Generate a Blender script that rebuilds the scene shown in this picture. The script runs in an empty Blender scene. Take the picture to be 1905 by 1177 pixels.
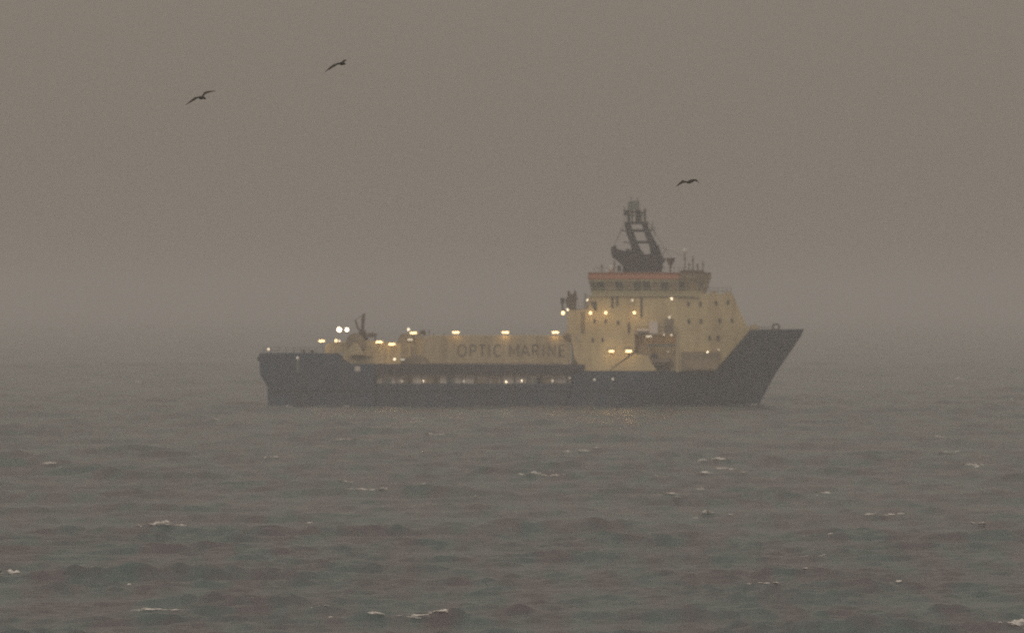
import bpy, bmesh, math, random
import numpy as np
from mathutils import Vector, Matrix

random.seed(7)
rng = np.random.default_rng(11)
scene = bpy.context.scene
COL = scene.collection

# ------------------------------------------------------------------ camera
DIST = 1000.0            # metres from the lens to the ship's near side
FPX = 12070.0            # focal length in photo pixels (1905 wide)
CAM_H = 16.49            # lens height above mean sea level
HORIZON = 558.0          # photo row of the (hidden) horizon
cam_data = bpy.data.cameras.new('camera')
cam_data.sensor_width = 36.0
cam_data.lens = 36.0 * FPX / 1905.0
cam_data.dof.use_dof = True          # focused short of the ship, on the nearer water
cam_data.dof.focus_distance = 340.0
cam_data.dof.aperture_fstop = 1.15
cam_data.clip_start = 1.0
cam_data.clip_end = 30000.0
cam = bpy.data.objects.new('camera', cam_data)
COL.objects.link(cam)
cam.location = (0, -DIST, CAM_H)
cam.rotation_euler = (math.radians(90) + math.atan((HORIZON - 588.5) / FPX), 0, 0)
scene.camera = cam

# ------------------------------------------------------------------ sky and sun
world = bpy.data.worlds.new('World')
scene.world = world
world.use_nodes = True
wn, wl = world.node_tree.nodes, world.node_tree.links
wn.clear()
w_out = wn.new('ShaderNodeOutputWorld')
w_bg = wn.new('ShaderNodeBackground')
sky = wn.new('ShaderNodeTexSky')
sky.sky_type = 'NISHITA'
sky.sun_disc = False
SUN_EL, SUN_AZ = math.radians(38), math.radians(200)
sky.sun_elevation = SUN_EL
sky.sun_rotation = SUN_AZ
sky.air_density = 1.0
sky.dust_density = 6.0
hs = wn.new('ShaderNodeHueSaturation')
hs.inputs['Saturation'].default_value = 0.10
wl.new(sky.outputs['Color'], hs.inputs['Color'])
# closed cloud deck: overcast luminance rises from the horizon to the zenith, (1 + 2 sin e) / 3
tc = wn.new('ShaderNodeTexCoord')
sep = wn.new('ShaderNodeSeparateXYZ')
wl.new(tc.outputs['Generated'], sep.inputs[0])
cl = wn.new('ShaderNodeMath'); cl.operation = 'MAXIMUM'; cl.inputs[1].default_value = 0.0
wl.new(sep.outputs['Z'], cl.inputs[0])
ma = wn.new('ShaderNodeMath'); ma.operation = 'MULTIPLY_ADD'
ma.inputs[1].default_value = 2.0; ma.inputs[2].default_value = 1.0
wl.new(cl.outputs[0], ma.inputs[0])
cc = wn.new('ShaderNodeVectorMath'); cc.operation = 'SCALE'
cc.inputs[0].default_value = (2.18, 1.86, 1.53)
wl.new(ma.outputs[0], cc.inputs['Scale'])
mix = wn.new('ShaderNodeMix'); mix.data_type = 'RGBA'
mix.inputs['Factor'].default_value = 0.92
wl.new(hs.outputs['Color'], mix.inputs['A'])
wl.new(cc.outputs['Vector'], mix.inputs['B'])
wl.new(mix.outputs['Result'], w_bg.inputs['Color'])
w_bg.inputs['Strength'].default_value = 0.10
wl.new(w_bg.outputs[0], w_out.inputs['Surface'])

sun_d = bpy.data.lights.new('sun', 'SUN')
sun_d.energy = 0.5
sun_d.angle = math.radians(25)
sun_d.color = (1.0, 0.93, 0.84)
sun = bpy.data.objects.new('sun', sun_d)
COL.objects.link(sun)
to_sun = Vector((math.sin(SUN_AZ) * math.cos(SUN_EL), math.cos(SUN_AZ) * math.cos(SUN_EL), math.sin(SUN_EL)))
sun.rotation_euler = to_sun.to_track_quat('Z', 'Y').to_euler()
sun.location = (0, 0, 30)

scene.view_settings.view_transform = 'Standard'
scene.view_settings.look = 'None'
scene.view_settings.exposure = 0.0
scene.view_settings.gamma = 1.0
scene.render.engine = 'CYCLES'
scene.cycles.use_denoising = False
scene.cycles.max_bounces = 5
scene.cycles.diffuse_bounces = 2
scene.cycles.glossy_bounces = 2
scene.cycles.volume_bounces = 1
scene.cycles.sample_clamp_indirect = 1.0
scene.cycles.pixel_filter_type = 'BLACKMAN_HARRIS'
scene.cycles.filter_width = 1.6

# ------------------------------------------------------------------ helpers
def X(px, y=0.0):
    """x in metres of a photo column measured on a plane y metres behind the ship's near side"""
    return (px - 952.5) / FPX * (DIST + y)

def Z(py, y=0.0):
    return CAM_H - (py - HORIZON) / FPX * (DIST + y)

def new_mat(name, color, rough=0.6, var=0.15, scale=0.6, metallic=0.0, stain=None, stain_amt=0.0, stretch=(1, 1, 1)):
    m = bpy.data.materials.new(name)
    m.use_nodes = True
    nt = m.node_tree
    b = nt.nodes['Principled BSDF']
    b.inputs['Roughness'].default_value = rough
    b.inputs['Metallic'].default_value = metallic
    t = nt.nodes.new('ShaderNodeTexCoord')
    mp = nt.nodes.new('ShaderNodeMapping')
    mp.inputs['Scale'].default_value = stretch
    nt.links.new(t.outputs['Object'], mp.inputs['Vector'])
    n = nt.nodes.new('ShaderNodeTexNoise')
    n.inputs['Scale'].default_value = scale
    n.inputs['Detail'].default_value = 6
    nt.links.new(mp.outputs[0], n.inputs['Vector'])
    r = nt.nodes.new('ShaderNodeValToRGB')
    r.color_ramp.elements[0].position = 0.3
    r.color_ramp.elements[1].position = 0.7
    r.color_ramp.elements[0].color = tuple(c * (1 - var) for c in color) + (1,)
    r.color_ramp.elements[1].color = tuple(min(1, c * (1 + var)) for c in color) + (1,)
    nt.links.new(n.outputs['Fac'], r.inputs['Fac'])
    out = r.outputs['Color']
    if stain:
        mp2 = nt.nodes.new('ShaderNodeMapping')
        mp2.inputs['Scale'].default_value = (0.9, 0.9, 0.12)
        nt.links.new(t.outputs['Object'], mp2.inputs['Vector'])
        n2 = nt.nodes.new('ShaderNodeTexNoise')
        n2.inputs['Scale'].default_value = 0.8
        n2.inputs['Detail'].default_value = 8
        nt.links.new(mp2.outputs[0], n2.inputs['Vector'])
        r2 = nt.nodes.new('ShaderNodeValToRGB')
        r2.color_ramp.elements[0].position = 0.48
        r2.color_ramp.elements[1].position = 0.72
        r2.color_ramp.elements[0].color = (0, 0, 0, 1)
        r2.color_ramp.elements[1].color = (stain_amt,) * 3 + (1,)
        nt.links.new(n2.outputs['Fac'], r2.inputs['Fac'])
        mx = nt.nodes.new('ShaderNodeMix'); mx.data_type = 'RGBA'
        nt.links.new(r2.outputs['Color'], mx.inputs['Factor'])
        nt.links.new(out, mx.inputs['A'])
        mx.inputs['B'].default_value = tuple(stain) + (1,)
        out = mx.outputs['Result']
    nt.links.new(out, b.inputs['Base Color'])
    return m

def lamp_mat(name, color, strength):
    m = bpy.data.materials.new(name)
    m.use_nodes = True
    b = m.node_tree.nodes['Principled BSDF']
    b.inputs['Base Color'].default_value = (0.8, 0.78, 0.7, 1)
    b.inputs['Emission Color'].default_value = tuple(color) + (1,)
    b.inputs['Emission Strength'].default_value = strength
    return m

MAT = {
    'hull': new_mat('hull_paint', (0.033, 0.060, 0.102), 0.45, 0.25, 0.25, stain=(0.085, 0.060, 0.045), stain_amt=0.55),
    'rail': new_mat('rail_paint', (0.050, 0.040, 0.054), 0.5, 0.25, 0.4),
    'buff': new_mat('buff_paint', (0.645, 0.515, 0.285), 0.5, 0.14, 0.3, stain=(0.36, 0.25, 0.14), stain_amt=0.55),
    'module': new_mat('module_paint', (0.50, 0.40, 0.245), 0.55, 0.10, 0.35, stain=(0.22, 0.16, 0.10), stain_amt=0.5),
    'aft': new_mat('aft_gear_paint', (0.50, 0.40, 0.23), 0.6, 0.25, 0.5, stain=(0.12, 0.09, 0.06), stain_amt=0.7),
    'orange': new_mat('orange_paint', (0.45, 0.185, 0.10), 0.5, 0.15, 0.4),
    'bridge': new_mat('bridge_paint', (0.46, 0.415, 0.26), 0.5, 0.12, 0.4),
    'brown': new_mat('brown_paint', (0.10, 0.075, 0.05), 0.6, 0.2, 0.5),
    'tan': new_mat('tan_paint', (0.28, 0.215, 0.135), 0.6, 0.3, 0.7),
    'dark': new_mat('dark_steel', (0.035, 0.032, 0.030), 0.55, 0.3, 0.8),
    'mast': new_mat('mast_paint', (0.016, 0.010, 0.022), 0.5, 0.3, 0.6),
    'deck': new_mat('deck_paint', (0.09, 0.075, 0.06), 0.8, 0.3, 0.5),
    'inner': new_mat('inner_bulkhead', (0.62, 0.545, 0.49), 0.7, 0.25, 0.35),
    'grey': new_mat('grey_paint', (0.17, 0.19, 0.17), 0.5, 0.15, 0.6),
    'white': new_mat('white_paint', (0.62, 0.60, 0.56), 0.45, 0.08, 0.6),
    'letter': new_mat('lettering_paint', (0.13, 0.098, 0.07), 0.6, 0.2, 0.8),
    'glass': new_mat('window_glass', (0.105, 0.10, 0.078), 0.25, 0.3, 0.5),
    'boat': new_mat('boat_paint', (0.30, 0.23, 0.16), 0.4, 0.15, 0.5),
    'bird': new_mat('bird_plumage', (0.022, 0.017, 0.013), 0.8, 0.35, 9.0),
    'lamp_warm': lamp_mat('lamp_warm', (1.0, 0.66, 0.30), 4.0),
    'lamp_flood': lamp_mat('lamp_flood', (1.0, 0.80, 0.58), 6.0),
    'lamp_white': lamp_mat('lamp_white', (1.0, 0.80, 0.52), 2.6),
    'lamp_dim': lamp_mat('lamp_dim', (1.0, 0.83, 0.58), 1.1),
    'lamp_faint': lamp_mat('lamp_faint', (1.0, 0.85, 0.62), 0.55),
}

def add_box(bm, x0, x1, y0, y1, z0, z1):
    v = [bm.verts.new((x, y, z)) for z in (z0, z1) for y in (y0, y1) for x in (x0, x1)]
    for f in ((0, 2, 3, 1), (4, 5, 7, 6), (0, 1, 5, 4), (2, 6, 7, 3), (0, 4, 6, 2), (1, 3, 7, 5)):
        bm.faces.new([v[i] for i in f])

def add_prism(bm, poly, y0, y1):
    """poly: list of (x, z), extruded along y"""
    a = [bm.verts.new((x, y0, z)) for x, z in poly]
    b = [bm.verts.new((x, y1, z)) for x, z in poly]
    n = len(poly)
    bm.faces.new(a); bm.faces.new(b[::-1])
    for i in range(n):
        j = (i + 1) % n
        bm.faces.new((a[i], b[i], b[j], a[j]))

def add_tube(bm, p0, p1, r0, r1=None, n=8):
    r1 = r0 if r1 is None else r1
    p0, p1 = Vector(p0), Vector(p1)
    q = (p1 - p0).to_track_quat('Z', 'Y')
    ra, rb = [], []
    for i in range(n):
        a = 2 * math.pi * i / n
        d = q @ Vector((math.cos(a), math.sin(a), 0))
        ra.append(bm.verts.new(p0 + d * r0)); rb.append(bm.verts.new(p1 + d * r1))
    for i in range(n):
        j = (i + 1) % n
        bm.faces.new((ra[i], ra[j], rb[j], rb[i]))
    bm.faces.new(ra[::-1]); bm.faces.new(rb)

def add_ball(bm, c, r, sz=(1, 1, 1), u=14, v=9):
    m = Matrix.Translation(c) @ Matrix.Diagonal((r * sz[0], r * sz[1], r * sz[2], 1))
    bmesh.ops.create_uvsphere(bm, u_segments=u, v_segments=v, radius=1, matrix=m)

ORIGIN = Vector((0, 0, 0))
def part(name, bm, mat, parent=None, label=None, smooth=False, loc=None):
    bmesh.ops.recalc_face_normals(bm, faces=bm.faces)
    if loc is None:
        bmesh.ops.translate(bm, verts=bm.verts, vec=-ORIGIN)
    me = bpy.data.meshes.new(name)
    bm.to_mesh(me); bm.free()
    me.materials.append(MAT[mat] if isinstance(mat, str) else mat)
    if smooth:
        me.polygons.foreach_set('use_smooth', [True] * len(me.polygons))
    o = bpy.data.objects.new(name, me)
    COL.objects.link(o)
    if parent is not None:
        o.parent = parent
    if loc is not None:
        o.location = Vector(loc) - ORIGIN
    if label:
        o['label'] = label
    return o

def share(name, mesh, parent, loc, rot=(0, 0, 0), scl=(1, 1, 1)):
    o = bpy.data.objects.new(name, mesh)
    COL.objects.link(o)
    o.parent = parent
    o.location = loc
    o.rotation_euler = rot
    o.scale = scl
    return o

def tag(o, label, cat, group=None):
    o['label'] = label; o['category'] = cat
    if group: o['group'] = group

# ------------------------------------------------------------------ the sea
NW = 110
lam = np.exp(rng.uniform(math.log(0.8), math.log(26.0), NW))
lam.sort()
kk = 2 * np.pi / lam
th = rng.normal(math.radians(-82), math.radians(19), NW)        # waves run towards the lens and to the right
th = np.where(lam < 2.2, th + rng.normal(0, 0.40, NW), th)
kx, ky = kk * np.cos(th), kk * np.sin(th)
ph = rng.uniform(0, 2 * np.pi, NW)
LP = 3.4
amp = (lam * 0.0060 * np.exp(-0.6 * (lam / LP) ** 1.6) + np.where(lam > 7, 0.026, 0.0)) * (1 + 0.35 * rng.normal(size=NW).clip(-1, 1))
SIG = float(np.sqrt((amp ** 2).sum() / 2))

def sea_height(x, y, spacing=None):
    x = np.asarray(x, dtype=np.float64); y = np.asarray(y, dtype=np.float64)
    h = np.zeros(np.broadcast(x, y).shape)
    for i in range(NW):
        w = amp[i]
        if spacing is not None:
            w = amp[i] * np.clip((lam[i] / spacing - 1.0) / 1.2, 0, 1)
        h += w * np.sin(kx[i] * x + ky[i] * y + ph[i])
    return h + 0.36 / SIG * (h * h - SIG * SIG)          # sharper crests, flatter troughs

def build_sea():
    def steps(a, b, d):
        return list(np.arange(a, b, d))
    dd = steps(-400, 195, 8.5) + steps(195, 460, 0.35) + steps(460, 700, 0.8) + steps(700, 1120, 1.2) + steps(1120, 1700, 2.4) + steps(1700, 4000, 6.0)
    d = 4000.0; st = 6.0
    while d < 8000:
        dd.append(d); d += st; st *= 1.12
    dd.append(8000.0)
    ys = np.array(dd) - DIST
    half = steps(0, 26, 0.3) + steps(26, 92, 0.6) + steps(92, 330, 3.0)
    x = 330.0; st = 4.0
    while x < 8000:
        half.append(x); x += st; st *= 1.14
    half.append(8000.0)
    half = np.array(half)
    xs = np.concatenate([-half[:0:-1], half])
    dx = np.gradient(xs); dy = np.gradient(ys)
    GX, GY = np.meshgrid(xs, ys)
    sp = np.maximum(dx[None, :], np.minimum(dy[:, None], 3.0))
    H = sea_height(GX, GY, sp)
    nr, nc = GX.shape
    co = np.stack([GX, GY, H], -1).reshape(-1, 3).astype(np.float32)
    idx = np.arange(nr * nc).reshape(nr, nc)
    quads = np.stack([idx[:-1, :-1], idx[:-1, 1:], idx[1:, 1:], idx[1:, :-1]], -1).reshape(-1, 4)
    me = bpy.data.meshes.new('sea')
    me.vertices.add(len(co)); me.vertices.foreach_set('co', co.ravel())
    nf = len(quads)
    me.loops.add(nf * 4); me.loops.foreach_set('vertex_index', quads.ravel().astype(np.int32))
    me.polygons.add(nf)
    me.polygons.foreach_set('loop_start', np.arange(0, nf * 4, 4, dtype=np.int32))
    me.polygons.foreach_set('use_smooth', np.ones(nf, dtype=bool))
    me.update(calc_edges=True)
    o = bpy.data.objects.new('sea', me)
    COL.objects.link(o)
    o['kind'] = 'structure'
    m = bpy.data.materials.new('sea_water')
    m.use_nodes = True
    nt = m.node_tree
    b = nt.nodes['Principled BSDF']
    b.inputs['IOR'].default_value = 1.33
    b.inputs['Roughness'].default_value = 0.20
    g = nt.nodes.new('ShaderNodeNewGeometry')
    # brownish and greenish patches put into the water colour to imitate sensor noise
    mp = nt.nodes.new('ShaderNodeMapping'); mp.inputs['Scale'].default_value = (0.36, 0.030, 0.36)
    nt.links.new(g.outputs['Position'], mp.inputs['Vector'])
    n = nt.nodes.new('ShaderNodeTexNoise'); n.inputs['Scale'].default_value = 1.0; n.inputs['Detail'].default_value = 3
    nt.links.new(mp.outputs[0], n.inputs['Vector'])
    r = nt.nodes.new('ShaderNodeValToRGB')
    r.color_ramp.elements[0].position = 0.40; r.color_ramp.elements[0].color = (0.074, 0.118, 0.120, 1)
    r.color_ramp.elements[1].position = 0.60; r.color_ramp.elements[1].color = (0.100, 0.090, 0.104, 1)
    nt.links.new(n.outputs['Fac'], r.inputs['Fac'])
    nt.links.new(r.outputs['Color'], b.inputs['Base Color'])
    # wind ripples
    mp2 = nt.nodes.new('ShaderNodeMapping'); mp2.inputs['Scale'].default_value = (0.7, 1.6, 1.0)
    nt.links.new(g.outputs['Position'], mp2.inputs['Vector'])
    n2 = nt.nodes.new('ShaderNodeTexNoise'); n2.inputs['Scale'].default_value = 1.6
    n2.inputs['Detail'].default_value = 5; n2.inputs['Roughness'].default_value = 0.6
    nt.links.new(mp2.outputs[0], n2.inputs['Vector'])
    bp = nt.nodes.new('ShaderNodeBump'); bp.inputs['Strength'].default_value = 0.75; bp.inputs['Distance'].default_value = 0.32
    nt.links.new(n2.outputs['Fac'], bp.inputs['Height'])
    nt.links.new(bp.outputs['Normal'], b.inputs['Normal'])
    me.materials.append(m)
    return o
sea = build_sea()

# ------------------------------------------------------------------ the ship
ORIGIN = Vector((X(989), 9.0, 0.0))
ship = bpy.data.objects.new('work_ship', None)
COL.objects.link(ship)
ship.location = ORIGIN
tag(ship, 'long dark-hulled work ship with buff superstructure, dark twin-legged mast and lit deck lamps', 'ship')

HB = 9.0                                      # half breadth
def interp(x, pts):
    return float(np.interp(x, [p[0] for p in pts], [p[1] for p in pts]))
def x_stern(z):
    return X(interp(z, [(-2, 499), (3.2, 497), (5.1, 483), (8.3, 482)]))
def x_stem(z):
    return X(interp(z, [(-2, 1401), (0.0, 1412), (0.8, 1416), (4.7, 1440), (11.1, 1492), (11.95, 1496)]), 9)
def half_b(s, z):
    b = HB
    if s < 0.05:
        b *= 0.94 + 0.06 * (s / 0.05) ** 0.5
    if s > 0.70:
        t = min(1.0, (s - 0.70) / 0.30)
        q = max(0.0, min(1.0, z / 12.0))
        b *= 1 - t ** (1.5 + 1.7 * q)
    return b
def s_of(x, z):
    return (x - x_stern(z)) / (x_stem(z) - x_stern(z))
SHEER = [(482, 8.30), (622, 8.30), (652, 6.68), (697, 6.68), (697.6, 3.65), (1066, 3.65), (1066.6, 5.6), (1330, 5.6), (1395, 11.9), (1496, 11.98)]

def build_hull():
    bm = bmesh.new()
    cols = list(np.linspace(482, 622, 12)) + [637, 652, 675, 697, 697.6] + list(np.linspace(712, 1066, 22)) + [1066.6] + \
        list(np.linspace(1085, 1330, 18)) + [1345, 1362, 1380, 1395] + list(np.linspace(1403, 1496, 14))
    NV = 13
    near, far = [], []
    for px in cols:
        zt = interp(px, SHEER)
        s = min(1.0, max(0.0, s_of(X(px, 9 * max(0, (px - 1200) / 296)), zt)))
        if px >= 1496: s = 1.0
        ln, lf = [], []
        for k in range(NV):
            z = -2.0 + (zt + 2.0) * k / (NV - 1)
            x = x_stern(z) + s * (x_stem(z) - x_stern(z))
            b = max(0.02, half_b(s, z))
            ln.append(bm.verts.new((x, 9 - b, z))); lf.append(bm.verts.new((x, 9 + b, z)))
        near.append(ln); far.append(lf)
    for i in range(len(cols) - 1):
        for k in range(NV - 1):
            bm.faces.new((near[i][k], near[i + 1][k], near[i + 1][k + 1], near[i][k + 1]))
            bm.faces.new((far[i][k], far[i][k + 1], far[i + 1][k + 1], far[i + 1][k]))
        bm.faces.new((near[i][0], far[i][0], far[i + 1][0], near[i + 1][0]))
        bm.faces.new((near[i][-1], near[i + 1][-1], far[i + 1][-1], far[i][-1]))
    for k in range(NV - 1):
        bm.faces.new((near[0][k], near[0][k + 1], far[0][k + 1], far[0][k]))
        bm.faces.new((near[-1][k], far[-1][k], far[-1][k + 1], near[-1][k + 1]))
    return part('hull', bm, 'hull', ship)
hull = build_hull()

# rubbing strakes along the side
for yy in ((-0.22, -0.003), (18.003, 18.22)):
    bm = bmesh.new(); add_box(bm, X(505), X(1190), yy[0], yy[1], 2.55, 2.85)
    part('rubbing_strake', bm, 'hull', hull)
# stern roller, pale strip and pale square on the aft quarter
bm = bmesh.new(); add_tube(bm, (X(481.5), 4, 7.4), (X(481.5), 14, 7.4), 0.42, n=14)
part('stern_roller', bm, 'dark', ship, smooth=True)
bm = bmesh.new(); add_box(bm, X(551.5), X(556), -0.10, 0.55, Z(692), Z(668))
part('pale_strip', bm, 'grey', hull)  # narrow pale strip below the small stern lamp
bm = bmesh.new(); add_box(bm, X(660), X(670), -0.08, 0.5, Z(690), Z(681))
part('pale_square', bm, 'inner', hull)  # small pale square on the hull side

# cargo rail over the open slot, its stanchions, and the bulkhead seen through the slot
for y0, y1 in ((0.0, 0.30), (17.7, 18.0)):
    bm = bmesh.new()
    add_prism(bm, [(X(697.8), Z(696)), (X(1066), Z(696)), (X(1088), Z(688)), (X(1088), Z(677.5)), (X(697.8), Z(676.5))], y0, y1)
    part('cargo_rail', bm, 'rail', ship)
st_bm = bmesh.new(); add_box(st_bm, -0.11, 0.11, 0.05, 0.25, 3.5, Z(696))
st_me = bpy.data.meshes.new('stanchion'); bmesh.ops.recalc_face_normals(st_bm, faces=st_bm.faces)
st_bm.to_mesh(st_me); st_bm.free(); st_me.materials.append(MAT['rail'])
for px in np.linspace(712, 1055, 15):
    share('stanchion', st_me, ship, Vector((X(px), 0, 0)) - ORIGIN)
bm = bmesh.new(); add_box(bm, X(700), X(1064), 0.95, 17.05, 3.64, Z(677) + 0.05)
inner = part('cargo_bulkhead', bm, 'inner', ship)
for i, px in enumerate((722, 758, 805, 838, 893, 921, 996, 1012)):
    bm = bmesh.new(); w = 0.5 + 0.7 * ((i * 37) % 5) / 5
    add_box(bm, X(px) - w, X(px) + w, 0.80, 0.947, 3.66, 4.4 + 0.5 * ((i * 17) % 4) / 4)
    part('deck_locker', bm, 'tan' if i % 3 else 'grey', inner)
bm = bmesh.new()
for px in (985, 992, 1052, 1058):
    add_tube(bm, (X(px), 0.6, 3.65), (X(px - 4), 0.6, Z(697)), 0.09)
add_tube(bm, (X(985), 0.6, 4.5), (X(1058), 0.6, 4.7), 0.06)
part('deck_railing', bm, 'white', ship)

# --- the long housing with the lettering
bm = bmesh.new()
add_prism(bm, [(X(786), Z(676)), (X(1062), Z(676)), (X(1062), Z(634)), (X(1054), Z(626)), (X(1046), Z(624)), (X(800), Z(624)), (X(790), Z(626)), (X(786), Z(632))], 1.4, 16.6)
module = part('cable_housing', bm, 'module', ship)
YM = 1.4
bm = bmesh.new(); add_box(bm, X(800), X(1048), YM - 0.06, YM + 0.4, Z(677.5), Z(675))
part('base_beam', bm, 'brown', module)
for px in (806, 832, 1056):
    bm = bmesh.new(); add_box(bm, X(px) - 0.06, X(px) + 0.06, YM - 0.07, YM - 0.002, Z(674.8), Z(628))
    part('stiffener', bm, 'module', module)

def letter_strokes(ch):
    """stroke polylines in a unit box, y up"""
    arc = lambda cx, cy, rx, ry, a0, a1, n=14: [(cx + rx * math.cos(math.radians(a0 + (a1 - a0) * i / n)), cy + ry * math.sin(math.radians(a0 + (a1 - a0) * i / n))) for i in range(n + 1)]
    return {
        'O': [arc(.5, .5, .5, .5, 0, 360, 24)],
        'P': [[(0, 0), (0, 1)], [(0, 1), (.55, 1)] + arc(.55, .73, .42, .27, 90, -90, 10) + [(0, .46)]],
        'T': [[(0, 1), (1, 1)], [(.5, 1), (.5, 0)]],
        'I': [[(.5, 0), (.5, 1)]],
        'C': [arc(.53, .5, .53, .5, 48, 312, 20)],
        'M': [[(0, 0), (0, 1), (.5, .32), (1, 1), (1, 0)]],
        'A': [[(0, 0), (.5, 1), (1, 0)], [(.2, .33), (.8, .33)]],
        'R': [[(0, 0), (0, 1)], [(0, 1), (.55, 1)] + arc(.55, .74, .42, .26, 90, -90, 10) + [(0, .48)], [(.5, .48), (1, 0)]],
        'N': [[(0, 0), (0, 1), (1, 0), (1, 1)]],
        'E': [[(1, 0), (0, 0), (0, 1), (1, 1)], [(0, .52), (.85, .52)]],
    }[ch]
def build_letter(ch, p0, p1):
    bm = bmesh.new()
    x0, x1, z0, z1 = X(p0, YM), X(p1, YM), Z(662.5, YM), Z(641.5, YM)
    hw = 0.11
    for si, line in enumerate(letter_strokes(ch)):
        pts = [(x0 + a * (x1 - x0), z0 + b * (z1 - z0)) for a, b in line]
        yo = YM - 0.03 - 0.003 * si
        prev = None
        for i, p in enumerate(pts):
            a = pts[max(0, i - 1)]; b = pts[min(len(pts) - 1, i + 1)]
            if pts[0] == pts[-1] or (abs(pts[0][0] - pts[-1][0]) < 1e-6 and abs(pts[0][1] - pts[-1][1]) < 1e-6):
                if i == 0: a = pts[-2]
                if i == len(pts) - 1: b = pts[1]
            t = Vector((b[0] - a[0], b[1] - a[1])); t.normalize()
            n = Vector((-t.y, t.x))
            k = hw
            if 0 < i < len(pts) - 1:
                s0 = Vector((p[0] - a[0], p[1] - a[1])).normalized()
                k = hw / max(0.45, abs(s0.dot(t)))
            r = [bm.verts.new((p[0] + n.x * k * sg, yy, p[1] + n.y * k * sg)) for sg in (-1, 1) for yy in (yo, YM + 0.05)]
            if prev:
                bm.faces.new((prev[0], r[0], r[2], prev[2]))
                bm.faces.new((prev[0], prev[1], r[1], r[0]))
                bm.faces.new((prev[2], r[2], r[3], prev[3]))
            prev = r
    return part('letter', bm, 'letter', module)
for ch, a, b in (('O', 852, 867), ('P', 875, 885.5), ('T', 891, 903), ('I', 907, 913), ('C', 919, 932.5), ('M', 948.5, 963.5), ('A', 969, 985),
                 ('R', 991, 1001.5), ('I', 1008, 1014), ('N', 1020.5, 1032.5), ('E', 1041, 1050.5)):
    build_letter(ch, a, b)

# goose-neck duct where the housing meets the superstructure
bm = bmesh.new()
arcp = [(1048, 622), (1058, 624), (1066, 631), (1072, 642), (1074, 655), (1074, 676)]
for (a, b), (c, d) in zip(arcp[:-1], arcp[1:]):
    add_tube(bm, (X(a, 0.8), 0.8, Z(b)), (X(c, 0.8), 0.8, Z(d)), 0.42, n=10)
part('cable_chute', bm, 'tan', ship, smooth=True)
bm = bmesh.new(); add_tube(bm, (X(1072), -0.1, Z(621)), (X(1079), -0.1, Z(634)), 0.08)
part('white_strut', bm, 'white', ship)

# --- aft working gear
bm = bmesh.new()
add_prism(bm, [(X(636), Z(680)), (X(764), Z(680)), (X(764), Z(641)), (X(740), Z(638)), (X(700), Z(634)), (X(676), Z(633)), (X(652), Z(636)), (X(640), Z(644))], 2.4, 13.0)
afth = part('aft_machinery_house', bm, 'aft', ship)
for px in (655, 690, 716):
    bm = bmesh.new(); add_box(bm, X(px) - 0.1, X(px) + 0.1, 2.25, 2.398, Z(676), Z(642))
    part('stiffener', bm, 'aft', afth)
bm = bmesh.new(); add_box(bm, X(706), X(714), 2.3, 2.398, Z(676), Z(655)); part('door', bm, 'module', afth)
bm = bmesh.new(); add_box(bm, X(655), X(692), 2.1, 2.395, Z(664), Z(661)); part('pipe_shelf', bm, 'tan', afth)
bm = bmesh.new(); add_prism(bm, [(X(600), Z(657)), (X(640), Z(657)), (X(640), Z(637)), (X(628), Z(635)), (X(606), Z(640))], 4, 14)
part('stern_working_house', bm, 'aft', ship)
# cable drum
bm = bmesh.new()
cx, cz = X(661, 2), Z(637, 2)
for (ya, yb, rr) in ((1.6, 1.9, 1.45), (1.9, 4.0, 0.9), (4.0, 4.3, 1.45)):
    add_tube(bm, (cx, ya, cz), (cx, yb, cz), rr, n=22)
add_tube(bm, (cx, 1.5, cz), (cx, 1.6, cz), 0.3, n=12)
drum = part('cable_drum', bm, 'tan', ship)
bm = bmesh.new()
add_prism(bm, [(cx - 1.5, Z(660)), (cx + 1.5, Z(660)), (cx + 0.3, cz), (cx - 0.3, cz)], 1.3, 1.48)
part('drum_stand', bm, 'aft', drum)
# deck crane
bm = bmesh.new()
add_tube(bm, (X(675, 5), 5, Z(634, 5)), (X(675, 5), 5, Z(616, 5)), 0.55, 0.5, n=12)
crane = part('deck_crane', bm, 'brown', ship)
bm = bmesh.new(); add_prism(bm, [(X(666, 5), Z(622)), (X(679, 5), Z(622)), (X(680, 5), Z(614)), (X(668, 5), Z(613))], 4.2, 5.8)
part('slew_housing', bm, 'brown', crane)
bm = bmesh.new(); add_prism(bm, [(X(671, 5), Z(615)), (X(677, 5), Z(615)), (X(679.5, 5), Z(584)), (X(678, 5), Z(582)), (X(673.5, 5), Z(585)), (X(672.5, 5), Z(600))], 4.6, 5.4)
part('boom', bm, 'brown', crane)
bm = bmesh.new(); add_tube(bm, (X(665.5, 5), 5, Z(611)), (X(661, 5), 5, Z(595)), 0.13); add_tube(bm, (X(661, 5), 5, Z(595)), (X(672, 5), 5, Z(588)), 0.05)
add_tube(bm, (X(665.5, 5), 5, Z(610)), (X(670, 5), 5, Z(616)), 0.13)
part('hydraulic_ram', bm, 'brown', crane)
bm = bmesh.new(); add_prism(bm, [(X(678), Z(628)), (X(699), Z(627)), (X(700), Z(621)), (X(696), Z(620)), (X(690), Z(619)), (X(678), Z(621))], 3.2, 6)
part('power_pack', bm, 'brown', ship)
for px in (682, 697):
    bm = bmesh.new(); add_box(bm, X(px) - 0.12, X(px) + 0.12, 4.3, 4.6, Z(637), Z(627.5))
    part('power_pack_stand', bm, 'dark', ship)
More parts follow.
